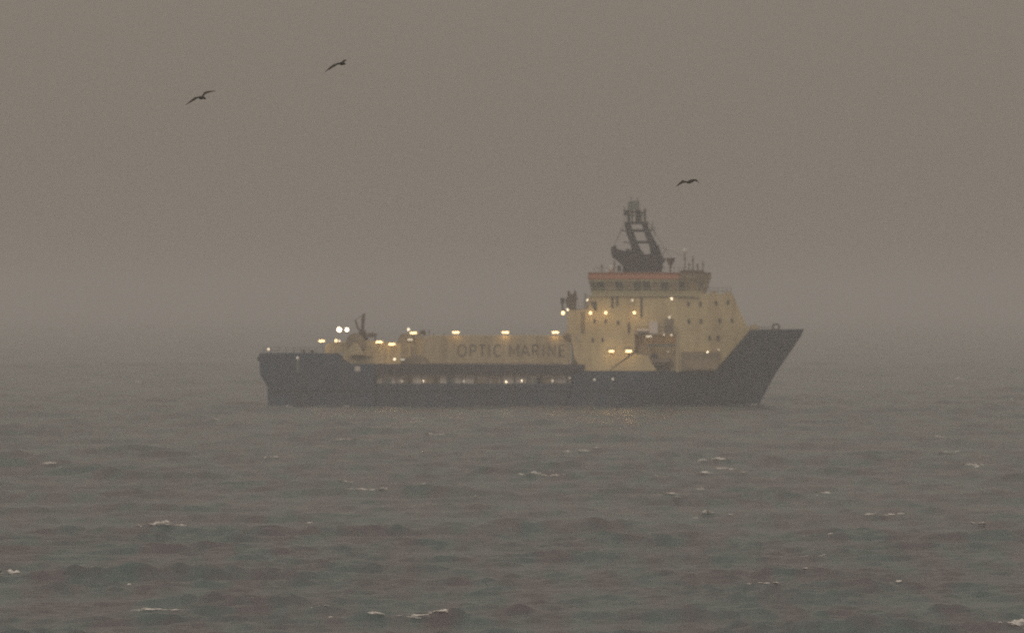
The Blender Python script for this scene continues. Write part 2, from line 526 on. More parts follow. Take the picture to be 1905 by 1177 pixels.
# dark gantry between the aft house and the lettered housing
bm = bmesh.new(); add_prism(bm, [(X(737), Z(640)), (X(743), Z(624)), (X(748), Z(620.5)), (X(786), Z(620.5)), (X(786), Z(624)), (X(757), Z(625)), (X(757), Z(652)), (X(751), Z(652)), (X(746), Z(640))], 2.8, 3.6)
gantry = part('gantry_frame', bm, 'tan', ship)
bm = bmesh.new(); add_prism(bm, [(X(757.5), Z(662)), (X(785.5), Z(662)), (X(785.5), Z(626)), (X(757.5), Z(626))], 3.0, 9); part('gantry_house', bm, 'aft', ship)
bm = bmesh.new(); add_prism(bm, [(X(742), Z(678)), (X(750), Z(668)), (X(768), Z(660)), (X(785), Z(661)), (X(796), Z(669)), (X(801), Z(676)), (X(801), Z(678))], 0.9, 1.38)
part('winch_guard', bm, 'tan', ship)
bm = bmesh.new(); add_prism(bm, [(X(780), Z(624)), (X(791), Z(624)), (X(791), Z(616)), (X(788), Z(614)), (X(780), Z(615))], 4, 6); part('vent_box', bm, 'brown', ship)
for px in (797.5, 806, 826):
    bm = bmesh.new(); add_tube(bm, (X(px), 2, Z(624)), (X(px), 2, Z(612 if px < 800 else 620)), 0.06)
    part('vent_pipe', bm, 'dark', ship)
bm = bmesh.new()
for px in range(490, 620, 14):
    add_tube(bm, (X(px), 0.6, 8.28), (X(px), 0.6, 9.2), 0.035, n=5)
for hz in (8.75, 9.2): add_tube(bm, (X(490), 0.6, hz), (X(616), 0.6, hz), 0.03, n=5)
part('stern_railing', bm, 'dark', ship)
for px in (565, 580):
    bm = bmesh.new(); add_tube(bm, (X(px), 1.2, 8.28), (X(px), 1.2, 8.8), 0.2, 0.24, n=10)
    part('mooring_bollard', bm, 'dark', ship)

# --- superstructure
NEAR = 0.07
bm = bmesh.new()
add_prism(bm, [(X(1057), Z(621)), (X(1057), Z(577)), (X(1093), Z(575)), (X(1098), Z(549)), (X(1262), Z(548)), (X(1262), Z(621))], NEAR, 18 - NEAR)
sup = part('superstructure', bm, 'buff', ship)
for ya, yb in ((NEAR, 2.2), (15.8, 18 - NEAR)):
    bm = bmesh.new(); add_prism(bm, [(X(1062), Z(621.1)), (X(1181), Z(621.1)), (X(1181), Z(650)), (X(1178), Z(655)), (X(1136, 0), Z(686)), (X(1134), Z(692)), (X(1090), Z(692)), (X(1080), Z(684)), (X(1068), Z(664))], ya, yb)
    part('lower_side_plating', bm, 'buff', sup)
bm = bmesh.new(); add_box(bm, X(1066), X(1262), 2.2, 15.8, 5.4, Z(621.1)); part('boat_bay_bulkhead', bm, 'module', sup)
bm = bmesh.new(); add_prism(bm, [(X(1137), Z(689.5)), (X(1137), Z(687)), (X(1181), Z(657)), (X(1205), Z(662)), (X(1222), Z(689.5))], 0.10, 0.22)
part('bay_bulwark', bm, 'buff', sup)
bm = bmesh.new(); add_box(bm, X(1257.5), X(1262.5), NEAR - 0.06, 2.2, 5.4, Z(618)); part('bay_pillar', bm, 'module', sup)
bm = bmesh.new(); add_box(bm, X(1203), X(1257.5), 0.3, 0.7, Z(644), Z(640.5)); part('bay_beam', bm, 'grey', sup)

# forward part follows the hull inwards
def fwd_house():
    bm = bmesh.new()
    st = [(1262, 690, 548), (1285, 690, 547), (1310, 690, 546), (1330, 690, 546), (1345, 672, 546), (1358, 657, 546), (1364, 650, 548), (1368, 646, 558), (1376, 636, 577), (1384, 627, 594), (1390, 620, 605), (1394, 615.5, 612.5)]
    near, far = [], []
    NV = 8
    for px, pb, pt in st:
        y_guess = 0.0
        ln, lf = [], []
        for k in range(NV):
            py = pb + (pt - pb) * k / (NV - 1)
            b = HB
            for _ in range(3):
                yy = 9 - b
                s = s_of(X(px, yy), min(11.9, Z(py)))
                b = half_b(s, 11.0)
            b -= NEAR
            x = X(px, 9 - b); z = Z(py, 9 - b)
            ln.append(bm.verts.new((x, 9 - b, z))); lf.append(bm.verts.new((x, 9 + b, z)))
        near.append(ln); far.append(lf)
    for i in range(len(st) - 1):
        for k in range(NV - 1):
            bm.faces.new((near[i][k], near[i + 1][k], near[i + 1][k + 1], near[i][k + 1]))
            bm.faces.new((far[i][k], far[i][k + 1], far[i + 1][k + 1], far[i + 1][k]))
        bm.faces.new((near[i][-1], near[i + 1][-1], far[i + 1][-1], far[i][-1]))
    for k in range(NV - 1):
        bm.faces.new((near[0][k], near[0][k + 1], far[0][k + 1], far[0][k]))
        bm.faces.new((near[-1][k], far[-1][k], far[-1][k + 1], near[-1][k + 1]))
    return part('forward_house', bm, 'buff', ship)
fwd = fwd_house()
bm = bmesh.new(); add_prism(bm, [(X(1267), Z(687)), (X(1333), Z(687)), (X(1339), Z(653.5)), (X(1267), Z(653.5))], 0.02, 1.5)
part('mooring_shade_slab', bm, 'tan', fwd)  # solid tan slab; the dark opening's shade is put into its colour
# portholes
def porthole(px, py, y, parent, w=0.42, h=0.62):
    bm = bmesh.new()
    n = 12
    ring = []
    for rr, yy in ((1.0, y), (1.0, y - 0.10), (0.72, y - 0.10), (0.72, y - 0.05)):
        ring.append([bm.verts.new((X(px, y) + w * rr * math.copysign(abs(math.cos(2 * math.pi * i / n)) ** .6, math.cos(2 * math.pi * i / n)), yy, Z(py, y) + h * rr * math.copysign(abs(math.sin(2 * math.pi * i / n)) ** .6, math.sin(2 * math.pi * i / n)))) for i in range(n)])
    for a, b in zip(ring[:-1], ring[1:]):
        for i in range(n):
            bm.faces.new((a[i], a[(i + 1) % n], b[(i + 1) % n], b[i]))
    bm.faces.new(ring[-1])
    return part('porthole', bm, 'brown', parent)
for px, py in ((1106, 597), (1126.5, 597), (1150, 600), (1103, 632), (1121, 632)): porthole(px, py, NEAR - 0.002, sup, 0.17, 0.34)
for px, py, yy in ((1281.5, 597, 0.2), (1304, 597, 0.45), (1339, 596, 1.2), (1361.5, 596, 2.1), (1281, 565, .2), (1303, 565, .45), (1332, 563, 1.0), (1354, 562, 1.75), (1320, 628, .75), (1335.5, 628, 1.15)):
    s = s_of(X(px, yy), 11.9)
    yr = 9 - half_b(s, 11.0) + NEAR
    porthole(px, py, yr - 0.03, fwd, 0.19, 0.36)
# decks, doors, ladders and pipes on the near side
bm = bmesh.new(); add_box(bm, X(1236), X(1253), NEAR - 0.12, 0.3, Z(620.5), Z(592)); part('stair_shade_slab', bm, 'tan', sup)  # slab proud of the wall, recess shade put into its tan colour
bm = bmesh.new(); add_box(bm, X(1208), X(1224), NEAR - 0.35, 0.3, Z(620), Z(598)); part('locker', bm, 'inner', sup)
bm = bmesh.new(); add_box(bm, X(1094), X(1300), NEAR - 0.35, NEAR - 0.01, Z(551), Z(548.5)); part('deck_edge', bm, 'bridge', sup)
bm = bmesh.new(); add_box(bm, X(1182), X(1257), NEAR - 0.3, NEAR - 0.01, Z(623), Z(620.6)); part('deck_edge', bm, 'tan', sup)
for px, t, b_ in ((1108, 560, 578), (1139, 551, 573), (1148, 551, 568), (1193, 552, 590), (1170, 600, 619)):
    bm = bmesh.new(); add_tube(bm, (X(px), NEAR - 0.15, Z(b_)), (X(px), NEAR - 0.15, Z(t)), 0.13); part('pipe', bm, 'brown', sup)
bm = bmesh.new()
for sx in (1082, 1087): add_tube(bm, (X(sx), NEAR - 0.12, Z(620)), (X(sx), NEAR - 0.12, Z(580)), 0.04, n=5)
for k in range(11): add_tube(bm, (X(1082), NEAR - 0.12, Z(618 - 3.6 * k)), (X(1087), NEAR - 0.12, Z(618 - 3.6 * k)), 0.03, n=5)
part('ladder', bm, 'brown', sup)
bm = bmesh.new(); add_prism(bm, [(X(1098), Z(561)), (X(1104), Z(561)), (X(1111), Z(575)), (X(1105), Z(575))], NEAR - 0.25, NEAR - 0.02); part('stair', bm, 'brown', sup)
bm = bmesh.new()
for px in np.arange(1098, 1310, 9): add_tube(bm, (X(px), NEAR - 0.25, Z(548.6)), (X(px), NEAR - 0.25, Z(536)), 0.03, n=5)
for py in (536, 542): add_tube(bm, (X(1098), NEAR - 0.25, Z(py)), (X(1306), NEAR - 0.25, Z(py)), 0.03, n=5)
part('bridge_deck_railing', bm, 'bridge', sup)
bm = bmesh.new()
for px in np.arange(1312, 1362, 8): add_tube(bm, (X(px, 3), 3, Z(547)), (X(px, 3), 3, Z(535)), 0.035, n=5)
for py in (535, 541): add_tube(bm, (X(1312, 3), 3, Z(py)), (X(1360, 3), 3, Z(py)), 0.03, n=5)
part('forward_railing', bm, 'brown', fwd)
bm = bmesh.new(); add_box(bm, X(1323, 4), X(1332, 4), 3.4, 5.2, Z(547), Z(541)); part('vent_locker', bm, 'module', fwd)
bm = bmesh.new(); add_box(bm, X(1348, 4), X(1362, 4), 4, 6, Z(547), Z(543)); part('vent_locker', bm, 'module', fwd)
for xa, xb, pz in ((1058, 1094, 575.5), (1182, 1258, 620)):
    bm = bmesh.new()
    for px in np.linspace(xa, xb, int((xb - xa) / 9) + 1): add_tube(bm, (X(px), NEAR - 0.2, Z(pz)), (X(px), NEAR - 0.2, Z(pz - 13)), 0.035, n=5)
    for k in (6, 13): add_tube(bm, (X(xa), NEAR - 0.2, Z(pz - k)), (X(xb), NEAR - 0.2, Z(pz - k)), 0.03, n=5)
    part('tier_railing', bm, 'tan', sup)
for px in (1190, 1200):
    bm = bmesh.new(); add_tube(bm, (X(px) - .38, NEAR - .5, Z(615)), (X(px) + .38, NEAR - .5, Z(615)), 0.28, n=12); part('liferaft_canister', bm, 'inner', sup)
# fire monitor platform aft of the bridge
bm = bmesh.new(); add_box(bm, X(1046, 3), X(1094, 3), 2, 8, Z(577.5), Z(574.5)); mon = part('monitor_platform', bm, 'brown', ship)
bm = bmesh.new(); add_prism(bm, [(X(1056, 3), Z(575)), (X(1072, 3), Z(575)), (X(1072, 3), Z(560)), (X(1076, 3), Z(556)), (X(1073, 3), Z(553)), (X(1072, 3), Z(541)), (X(1068, 3), Z(540)), (X(1067, 3), Z(547)), (X(1062, 3), Z(547)), (X(1060, 3), Z(541)), (X(1056, 3), Z(541)), (X(1056, 3), Z(551)), (X(1051, 3), Z(558))], 3, 4.2)
part('fire_monitor', bm, 'brown', mon)
bm = bmesh.new(); add_box(bm, X(1043, 3), X(1050, 3), 2.8, 4.2, Z(564), Z(554)); add_tube(bm, (X(1046.5, 3), 3.5, Z(575)), (X(1046.5, 3), 3.5, Z(563)), 0.15); part('searchlight', bm, 'dark', mon)
for px in (1088, 1091):
    bm = bmesh.new(); add_tube(bm, (X(px, 3), 3, Z(575)), (X(px, 3), 3, Z(545)), 0.06); part('vent_pipe', bm, 'brown', mon)

# --- wheelhouse with outward-leaning windows
def plan(f):
    """wheelhouse outline (x, y) with f = 0 at its sill, 1 at its eaves"""
    o = 0.62 * f
    a, b, c = X(1104, 1) - o, X(1262, 1), X(1314, 6) + o
    return [(a, 2.0 - o), (a + 0.8, 0.9 - o), (b, 0.9 - o), (X(1300, 3), 3.2 - o), (c, 7.0), (c, 11.0), (X(1300, 3), 14.8 + o), (b, 17.1 + o), (a + 0.8, 17.1 + o), (a, 16.0 + o)]
def ring_loft(bm, rings, cap=True):
    vs = [[bm.verts.new((x, y, z)) for x, y in pl] for pl, z in rings]
    for a, b in zip(vs[:-1], vs[1:]):
        for i in range(len(a)):
            j = (i + 1) % len(a)
            bm.faces.new((a[i], a[j], b[j], b[i]))
    if cap:
        bm.faces.new(vs[0][::-1]); bm.faces.new(vs[-1])
ZS, ZW0, ZW1, ZE, ZR = Z(549), Z(541), Z(523), Z(519.5), Z(506.5)
bm = bmesh.new(); ring_loft(bm, [(plan(0), ZS), (plan(0.2), ZW0), (plan(0.85), ZW1), (plan(1.0), ZE)])
wh = part('wheelhouse', bm, 'bridge', ship)
bm = bmesh.new()
def grow(pl, g):
    cx0 = sum(p[0] for p in pl) / len(pl); cy0 = sum(p[1] for p in pl) / len(pl)
    return [(x + math.copysign(g, x - cx0), y + math.copysign(g, y - cy0)) for x, y in pl]
ring_loft(bm, [(grow(plan(1.0), 0.02), ZE), (grow(plan(1.0), 0.10), ZE + 0.15), (grow(plan(1.0), 0.0), ZR - 0.35), (grow(plan(0.8), -0.3), ZR)])
part('orange_roof_band', bm, 'orange', wh, label='orange band round the wheelhouse roof')
bm = bmesh.new()
vis = [(grow(plan(1.0), 0.16)[i]) for i in (2, 3, 4, 5, 6, 7)]
vin = [(grow(plan(1.0), -0.2)[i]) for i in (2, 3, 4, 5, 6, 7)]
rows = [[bm.verts.new((x, y, z)) for (x, y), z in zip(pl, [zz] * 6)] for pl, zz in ((vin, ZE + .05), (vis, ZE + .05), (vis, ZR - .2), (vin, ZR - .2))]
for a_, b_ in zip(rows, rows[1:] + rows[:1]):
    for i in range(5): bm.faces.new((a_[i], a_[i + 1], b_[i + 1], b_[i]))
part('forward_band_shade', bm, 'tan', wh)  # added strip: darker tone of the band's turned-away side put into its colour
lo, hi = plan(0.25), plan(0.82)
edges = [(1, 2, 9), (2, 3, 3), (3, 4, 4), (0, 1, 1), (9, 0, 9), (4, 5, 4)]
for a, b, n in edges:
    for k in range(n):
        u0, u1 = (k + 0.06) / n, (k + 0.94) / n
        def pt(pl, u, z, off):
            ax, ay = pl[a]; bx, by = pl[b]
            nx, ny = (by - ay), -(bx - ax); L = math.hypot(nx, ny)
            return (ax + (bx - ax) * u + nx / L * off, ay + (by - ay) * u + ny / L * off, z)
        bm = bmesh.new()
        q = []
        for off in (-0.05, 0.03):
            q.append([bm.verts.new(pt(lo, u0, ZW0 + 0.06, off)), bm.verts.new(pt(lo, u1, ZW0 + 0.06, off)), bm.verts.new(pt(hi, u1, ZW1 - 0.03, off)), bm.verts.new(pt(hi, u0, ZW1 - 0.03, off))])
        bm.faces.new(q[1]); bm.faces.new(q[0][::-1])
        for i in range(4): bm.faces.new((q[0][i], q[0][(i + 1) % 4], q[1][(i + 1) % 4], q[1][i]))
        part('window', bm, 'tan' if random.random() < 0.25 else 'glass', wh)
bm = bmesh.new(); add_prism(bm, [(X(1266, 5), Z(507)), (X(1312, 5), Z(507)), (X(1308, 5), Z(502)), (X(1268, 5), Z(502))], 4, 13); part('roof_house', bm, 'brown', wh)
for xa, xb in ((1106, 1153), (1236, 1310)):
    bm = bmesh.new()
    for px in np.arange(xa, xb, 9): add_tube(bm, (X(px, 2), 2, Z(507)), (X(px, 2), 2, Z(497.5)), 0.03, n=5)
    add_tube(bm, (X(xa, 2), 2, Z(497.5)), (X(xb, 2), 2, Z(497.5)), 0.03, n=5)
    part('roof_railing', bm, 'brown', wh)

# --- funnel casing and twin-legged mast
YC = 9.0
def mp(pts): return [(X(a, YC), Z(b, YC)) for a, b in pts]
bm = bmesh.new()
add_prism(bm, mp([(1158, 506), (1231, 506), (1233, 490), (1232, 480), (1229, 470), (1211, 472), (1199, 473.5), (1191, 464), (1177, 464), (1168, 468), (1161, 480)]), 6.2, 11.8)
mast = part('mast', bm, 'mast', ship, label='dark twin-legged mast and funnel casing')
bm = bmesh.new(); add_prism(bm, mp([(1137, 458.5), (1146, 462.5), (1160, 466.5), (1168.5, 468), (1161.3, 480), (1160, 496), (1150, 486.5), (1139, 478), (1137, 470)]), 7.2, 10.8)
part('exhaust_horn', bm, 'mast', mast)
for pts in ([(1175, 465), (1172, 450), (1166, 436), (1162, 417), (1173, 417), (1178.5, 432), (1184, 447), (1192, 465)],
            [(1210.5, 473), (1208.5, 458), (1200, 437), (1194, 417), (1204, 417), (1212, 436), (1222, 455), (1230.5, 471)]):
    bm = bmesh.new(); add_prism(bm, mp(pts), 7.6, 10.4); part('mast_leg', bm, 'mast', mast)
for x0, x1, y0, y1 in ((1174, 1203, 431.5, 426.5), (1181, 1214, 453, 448)):
    bm = bmesh.new(); add_box(bm, X(x0, YC), X(x1, YC), 8.2, 9.8, Z(y0, YC), Z(y1, YC)); part('crossbeam', bm, 'mast', mast)
bm = bmesh.new(); add_box(bm, X(1162, YC), X(1206, YC), 7.2, 10.8, Z(417, YC), Z(412.5, YC)); part('mast_platform', bm, 'mast', mast)
bm = bmesh.new()
for px in (1169.5, 1176, 1185, 1189):
    add_tube(bm, (X(px, YC), 8.6, Z(413, YC)), (X(px, YC), 8.6, Z(390, YC)), 0.24 if px != 1176 else 0.12)
add_tube(bm, (X(1199.5, YC), 8.4, Z(413, YC)), (X(1199.5, YC), 8.4, Z(388, YC)), 0.17)
add_tube(bm, (X(1193, YC), 8.4, Z(413, YC)), (X(1193, YC), 8.4, Z(395, YC)), 0.08)
add_tube(bm, (X(1169, YC), 8.6, Z(401, YC)), (X(1200, YC), 8.6, Z(401, YC)), 0.08)
add_tube(bm, (X(1169, YC), 8.6, Z(394, YC)), (X(1200, YC), 8.6, Z(396, YC)), 0.15)
part('upper_frame', bm, 'dark', mast)
bm = bmesh.new(); add_prism(bm, mp([(1168, 390), (1189.5, 390), (1190, 375.5), (1186, 374), (1172, 374), (1168, 376)]), 7.8, 9.8); part('top_cabinet', bm, 'grey', mast, label='grey-green cabinet at the mast head')
bm = bmesh.new(); add_box(bm, X(1160, YC), X(1168.5, YC), 8, 9.4, Z(401, YC), Z(391, YC)); part('side_cabinet', bm, 'dark', mast)
for xa, za, xb, zb, r in ((1174, 374.5, 1174, 366, .06), (1186, 374.5, 1186, 367.5, .06), (1214, 430, 1214, 411, .06), (1161, 391, 1161, 384, .06),
                          (1205, 428, 1216, 428, .07), (1155, 428, 1167, 430, .12), (1160, 450, 1174, 452, .10)):
    bm = bmesh.new(); add_tube(bm, (X(xa, YC), 9, Z(za, YC)), (X(xb, YC), 9, Z(zb, YC)), r, n=6)
    part('aerial' if xa == xb else 'yard_arm', bm, 'dark', mast)
bm = bmesh.new(); add_box(bm, X(1222, YC), X(1256, YC), 8.8, 9.2, Z(464.5, YC), Z(462, YC)); add_tube(bm, (X(1233, YC), 9, Z(478, YC)), (X(1236, YC), 9, Z(464, YC)), 0.12); add_tube(bm, (X(1228, YC), 9, Z(478, YC)), (X(1236, YC), 9, Z(476, YC)), 0.12)
part('radar_scanner', bm, 'white', mast)
bm = bmesh.new()
for a, b in (((1223, 462), (1235, 500)),): add_tube(bm, (X(a[0], YC), 9, Z(a[1], YC)), (X(b[0], YC), 9, Z(b[1], YC)), 0.04, n=5)
part('stay_wire', bm, 'dark', mast)
# clutter round the mast foot: horn boxes, braces and stays
for x0, x1, y0, y1, ya in ((1141, 1147, 464, 457, 8.0), (1164, 1171, 470, 463, 7.0), (1183, 1189, 466, 459, 7.2), (1217, 1226, 462, 456, 7.0), (1231, 1237, 488, 480, 7.4), (1148, 1155, 505, 494, 6.8)):
    bm = bmesh.new(); add_box(bm, X(x0, YC), X(x1, YC), ya, ya + 1.2, Z(y0, YC), Z(y1, YC)); part('equipment_box', bm, 'mast', mast)
for a, b, c, d in ((1163, 416, 1140, 460), (1206, 416, 1250, 482), (1170, 388, 1142, 458), (1222, 456, 1274, 478)):
    bm = bmesh.new(); add_tube(bm, (X(a, YC), 8.2, Z(b, YC)), (X(c, YC), 8.2, Z(d, YC)), 0.025, n=5); part('stay_wire', bm, 'dark', mast)
for px in (1218, 1212):
    bm = bmesh.new(); add_tube(bm, (X(px, YC), 9, Z(440 if px > 1215 else 432, YC)), (X(px, YC), 9, Z(420 if px > 1215 else 418, YC)), 0.05, n=5); part('aerial', bm, 'dark', mast)
# roof aerials
bm = bmesh.new(); add_tube(bm, (X(1247.5, 6), 6, Z(506, 6)), (X(1247.5, 6), 6, Z(495, 6)), 0.12)
add_tube(bm, (X(1247.5, 6), 6, Z(497, 6)), (X(1247.5, 6), 6, Z(481, 6)), 0.12, 0.75, n=12); add_tube(bm, (X(1238, 6), 6, Z(481, 6)), (X(1257, 6), 6, Z(480, 6)), 0.08)
part('cone_aerial', bm, 'brown', wh)
for px, b, a, r in ((1274, 503, 471, .09), (1289, 503, 476, .10), (1297.5, 503, 490, .07), (1308, 508, 484, .06), (1119.5, 507, 491, .08), (1143, 507, 484, .10), (1282, 503, 488, .05)):
    bm = bmesh.new(); add_tube(bm, (X(px, 5), 5, Z(b, 5)), (X(px, 5), 5, Z(a, 5)), r, r * 0.7, n=6); add_box(bm, X(px, 5) - 0.16, X(px, 5) + 0.16, 4.9, 5.1, Z((a * 2 + b) / 3, 5) - 0.1, Z((a * 2 + b) / 3, 5) + 0.25)
    part('whip_aerial', bm, 'brown', wh)
bm = bmesh.new(); add_ball(bm, (X(1274, 5), 5, Z(467, 5)), 0.42, (1, 1, 1.1)); part('satellite_dome', bm, 'white', wh, smooth=True)
bm = bmesh.new(); add_ball(bm, (X(1137, 6), 6, Z(500, 6)), 0.45, (1, 1, 1.2)); add_tube(bm, (X(1137, 6), 6, Z(507, 6)), (X(1137, 6), 6, Z(503, 6)), 0.15); part('satellite_dome', bm, 'white', wh, smooth=True)

# --- foredeck
bm = bmesh.new()
n = 16
cx, cz = X(1443.5, 5.5), Z(608, 5.5)
ro, ri = [], []
for i in range(n):
    a = 2 * math.pi * i / n
    for lst, r, yy in ((ro, .66, 5.3), (ri, .36, 5.3)):
        lst.append((bm.verts.new((cx + r * math.cos(a), 5.3, cz + r * math.sin(a) * .9)), bm.verts.new((cx + r * math.cos(a), 5.9, cz + r * math.sin(a) * .9))))
for i in range(n):
    j = (i + 1) % n
    bm.faces.new((ro[i][0], ro[j][0], ri[j][0], ri[i][0])); bm.faces.new((ro[i][1], ri[i][1], ri[j][1], ro[j][1]))
    bm.faces.new((ro[i][0], ro[i][1], ro[j][1], ro[j][0])); bm.faces.new((ri[i][0], ri[j][0], ri[j][1], ri[i][1]))
part('panama_fairlead', bm, 'brown', ship)
bm = bmesh.new(); add_prism(bm, [(X(1396, 6), Z(614)), (X(1412, 6), Z(614)), (X(1411, 6), Z(606)), (X(1405, 6), Z(603.5)), (X(1398, 6), Z(606))], 6, 12); part('anchor_winch', bm, 'module', ship)
bm = bmesh.new()
for px in (1412, 1418, 1424, 1430, 1436): add_tube(bm, (X(px, 6), 6, Z(614, 6)), (X(px, 6), 6, Z(607, 6)), 0.05, n=5)
add_tube(bm, (X(1412, 6), 6, Z(608, 6)), (X(1436, 6), 6, Z(608, 6)), 0.035, n=5)
part('bow_railing', bm, 'brown', ship)
bm = bmesh.new()
for px in (1372,): add_tube(bm, (X(px, 2.0), 1.5, Z(736)), (X(px - 1, 2), 1.5, Z(712)), 0.10)
part('draught_mark', bm, 'dark', hull)

# --- lamps (thing > lamp > lens)
def mesh_of(name, bm, mat, smooth=False):
    bmesh.ops.recalc_face_normals(bm, faces=bm.faces)
    me = bpy.data.meshes.new(name); bm.to_mesh(me); bm.free(); me.materials.append(MAT[mat])
    return me
bm = bmesh.new(); add_box(bm, -0.56, 0.56, 0.0, 0.35, -0.12, 0.34); add_tube(bm, (0, .18, -1.0), (0, .18, -.1), .06); BAR_H = mesh_of('lamp_housing', bm, 'dark')
def bar_lens(mat):
    b = bmesh.new(); add_box(b, -0.50, 0.50, -0.14, -0.004, -0.19, 0.19); return mesh_of('lens', b, mat)
def round_lens(mat):
    b = bmesh.new(); bmesh.ops.create_uvsphere(b, u_segments=14, v_segments=9, radius=1.0, matrix=Matrix.Diagonal((1, 0.6, 1, 1))); return mesh_of('lens', b, mat)
LENS = {}
def lens(kind, mat):
    if (kind, mat) not in LENS: LENS[(kind, mat)] = bar_lens(mat) if kind == 'bar' else round_lens(mat)
    return LENS[(kind, mat)]
bm = bmesh.new(); add_tube(bm, (0, 0.25, 0), (0, 0.9, 0), 0.85, 0.5, n=12); add_tube(bm, (0, .6, -1.6), (0, .6, 0), .12, n=6); ROUND_H = mesh_of('lamp_housing', bm, 'dark')
GLOW = {}
def glow(parent, watts, loc):
    if watts not in GLOW:
        d = bpy.data.lights.new('lamp_glow', 'POINT'); d.energy = watts; d.color = (1.0, 0.62, 0.22); d.shadow_soft_size = 0.2
        GLOW[watts] = d
    o = bpy.data.objects.new('lamp_glow', GLOW[watts]); COL.objects.link(o)
    o.parent = ship; o.location = loc
def bar_lamp(px, py, y, w=13, h=5, mat='lamp_warm'):
    h_o = share('strip_lamp', BAR_H, ship, Vector((X(px, y), y, Z(py, y))) - ORIGIN, scl=(1.02 * w / 13.0, 1, 0.74 * h / 5.0))
    share('lens', lens('bar', mat), h_o, (0, 0, 0))
    if mat == 'lamp_warm': glow(h_o, 26, Vector((X(px, y), y - 1.0, Z(py, y) - 0.5)) - ORIGIN)
def round_lamp(px, py, y, r, mat='lamp_warm', sz=1.0):
    R = 0.8 * r / 12.07
    h_o = share('flood_lamp', ROUND_H, ship, Vector((X(px, y), y, Z(py, y))) - ORIGIN, scl=(R, min(R, .5), R))
    share('lens', lens('round', mat), h_o, (0, 0, 0), scl=(1, 1, sz))
    if mat == 'lamp_warm' and r > 3: glow(h_o, 36, Vector((X(px, y), y - 1.3, Z(py, y) - 0.6)) - ORIGIN)
for px, py, w in ((769, 619, 13), (848, 618, 13), (940, 618, 13), (1033, 618, 13)): bar_lamp(px, py, 1.7, w)
for px, py, y, w, h in ((598.5, 634, 4.2, 11, 5), (705.5, 636, 1.9, 13, 5), (729, 640, 1.9, 13, 5.2)): bar_lamp(px, py, y, w, h)
bar_lamp(763, 631.5, 2.5, 10, 3.2, 'lamp_dim')
bar_lamp(1169.5, 653, -0.45, 12, 6); bar_lamp(1137.5, 653, -0.45, 10, 4.6)
bar_lamp(1207, 625.5, -0.5, 11, 3.2, 'lamp_dim'); bar_lamp(1206, 683.5, 0.9, 11, 4, 'lamp_faint')
bar_lamp(749, 668.5, 0.5, 8, 4, 'lamp_faint')
round_lamp(631.3, 613, 4.5, 5.6, 'lamp_flood'); round_lamp(645.3, 613, 4.5, 4.6, 'lamp_flood')
for px in (1207, 1246): glow(ship, 14, Vector((X(px), 0.7, Z(629))) - ORIGIN)
for px, py, y, r, m in ((625, 633.5, 3.6, 2.9, 'lamp_warm'), (631.5, 634, 3.6, 1.9, 'lamp_white'), (760, 612.5, 2.0, 2.6, 'lamp_white'), (499.5, 649.5, .8, 2.2, 'lamp_white'),
                        (734, 668, 1.5, 2.5, 'lamp_white'), (553.5, 665.5, -.12, 2.6, 'lamp_faint'),
                        (1047.5, 582, 1.8, 3.9, 'lamp_warm'), (1056, 576, 1.6, 2.4, 'lamp_white'), (1098.5, 582, -.4, 3.4, 'lamp_warm'), (1127, 581.5, -.4, 3.2, 'lamp_warm'), (1180, 581.5, -.4, 3.2, 'lamp_warm'),
                        (1092.5, 558, -.3, 2.0, 'lamp_white'), (1176.5, 558.5, -.5, 2.2, 'lamp_dim'), (1249.5, 555.5, -.5, 2.5, 'lamp_white'), (1245.5, 590, -.3, 2.3, 'lamp_dim'),
                        (1235, 622.5, -.5, 1.5, 'lamp_dim'), (1249, 623, -.5, 2.0, 'lamp_dim'), (1243, 653.5, 1.5, 1.5, 'lamp_faint'), (1316.5, 654.5, -.3, 2.1, 'lamp_white'), (1337, 650, .9, 1.3, 'lamp_dim'),
                        (748, 709, 0.35, 1.8, 'lamp_faint'), (786.5, 708.5, 0.35, 2.6, 'lamp_white'), (862.5, 709, 0.35, 2.2, 'lamp_faint'), (941.5, 710, 0.35, 2.4, 'lamp_white'), (970.8, 708, 0.35, 2.0, 'lamp_white'), (1028.5, 708, 0.35, 2.2, 'lamp_dim'),
                        (1106, 706, -.12, 2.1, 'lamp_faint'), (1140, 705, -.12, 2.3, 'lamp_faint'), (1060, 703, 0.35, 1.8, 'lamp_faint')):
    round_lamp(px, py, y, r, m, 1.2 if r < 3 else 1.05)

# ------------------------------------------------------------------ rescue boat in the side bay
ORIGIN = Vector((X(1222, 1.2), 1.2, Z(688)))
boat = bpy.data.objects.new('rescue_boat', None)
COL.objects.link(boat); boat.location = ORIGIN
tag(boat, 'small brown rescue boat stowed in the dark side bay below the bridge', 'boat')
bm = bmesh.new()
secs = []
for u, hw, zb in ((0, .55, .15), (.12, .8, .05), (.4, .9, 0), (.7, .8, .05), (.9, .45, .25), (1.0, .05, .6)):
    x = X(1192, 2) + u * (X(1250, 2) - X(1192, 2))
    secs.append([bm.verts.new((x, 1.2 + a * hw, Z(680) + zz)) for a, zz in ((-1, 1.15), (-.92, .55), (-.4, zb), (.4, zb), (.92, .55), (1, 1.15))])
for a, b in zip(secs[:-1], secs[1:]):
    for i in range(5): bm.faces.new((a[i], a[i + 1], b[i + 1], b[i]))
    bm.faces.new((a[5], a[0], b[0], b[5]))
bm.faces.new(secs[0]); bm.faces.new(secs[-1][::-1])
part('hull', bm, 'boat', boat)
bm = bmesh.new(); add_prism(bm, [(X(1210, 2), Z(680) + 1.17), (X(1224, 2), Z(680) + 1.17), (X(1222, 2), Z(680) + 1.75), (X(1212, 2), Z(680) + 1.75)], 0.8, 1.6); part('console', bm, 'dark', boat)
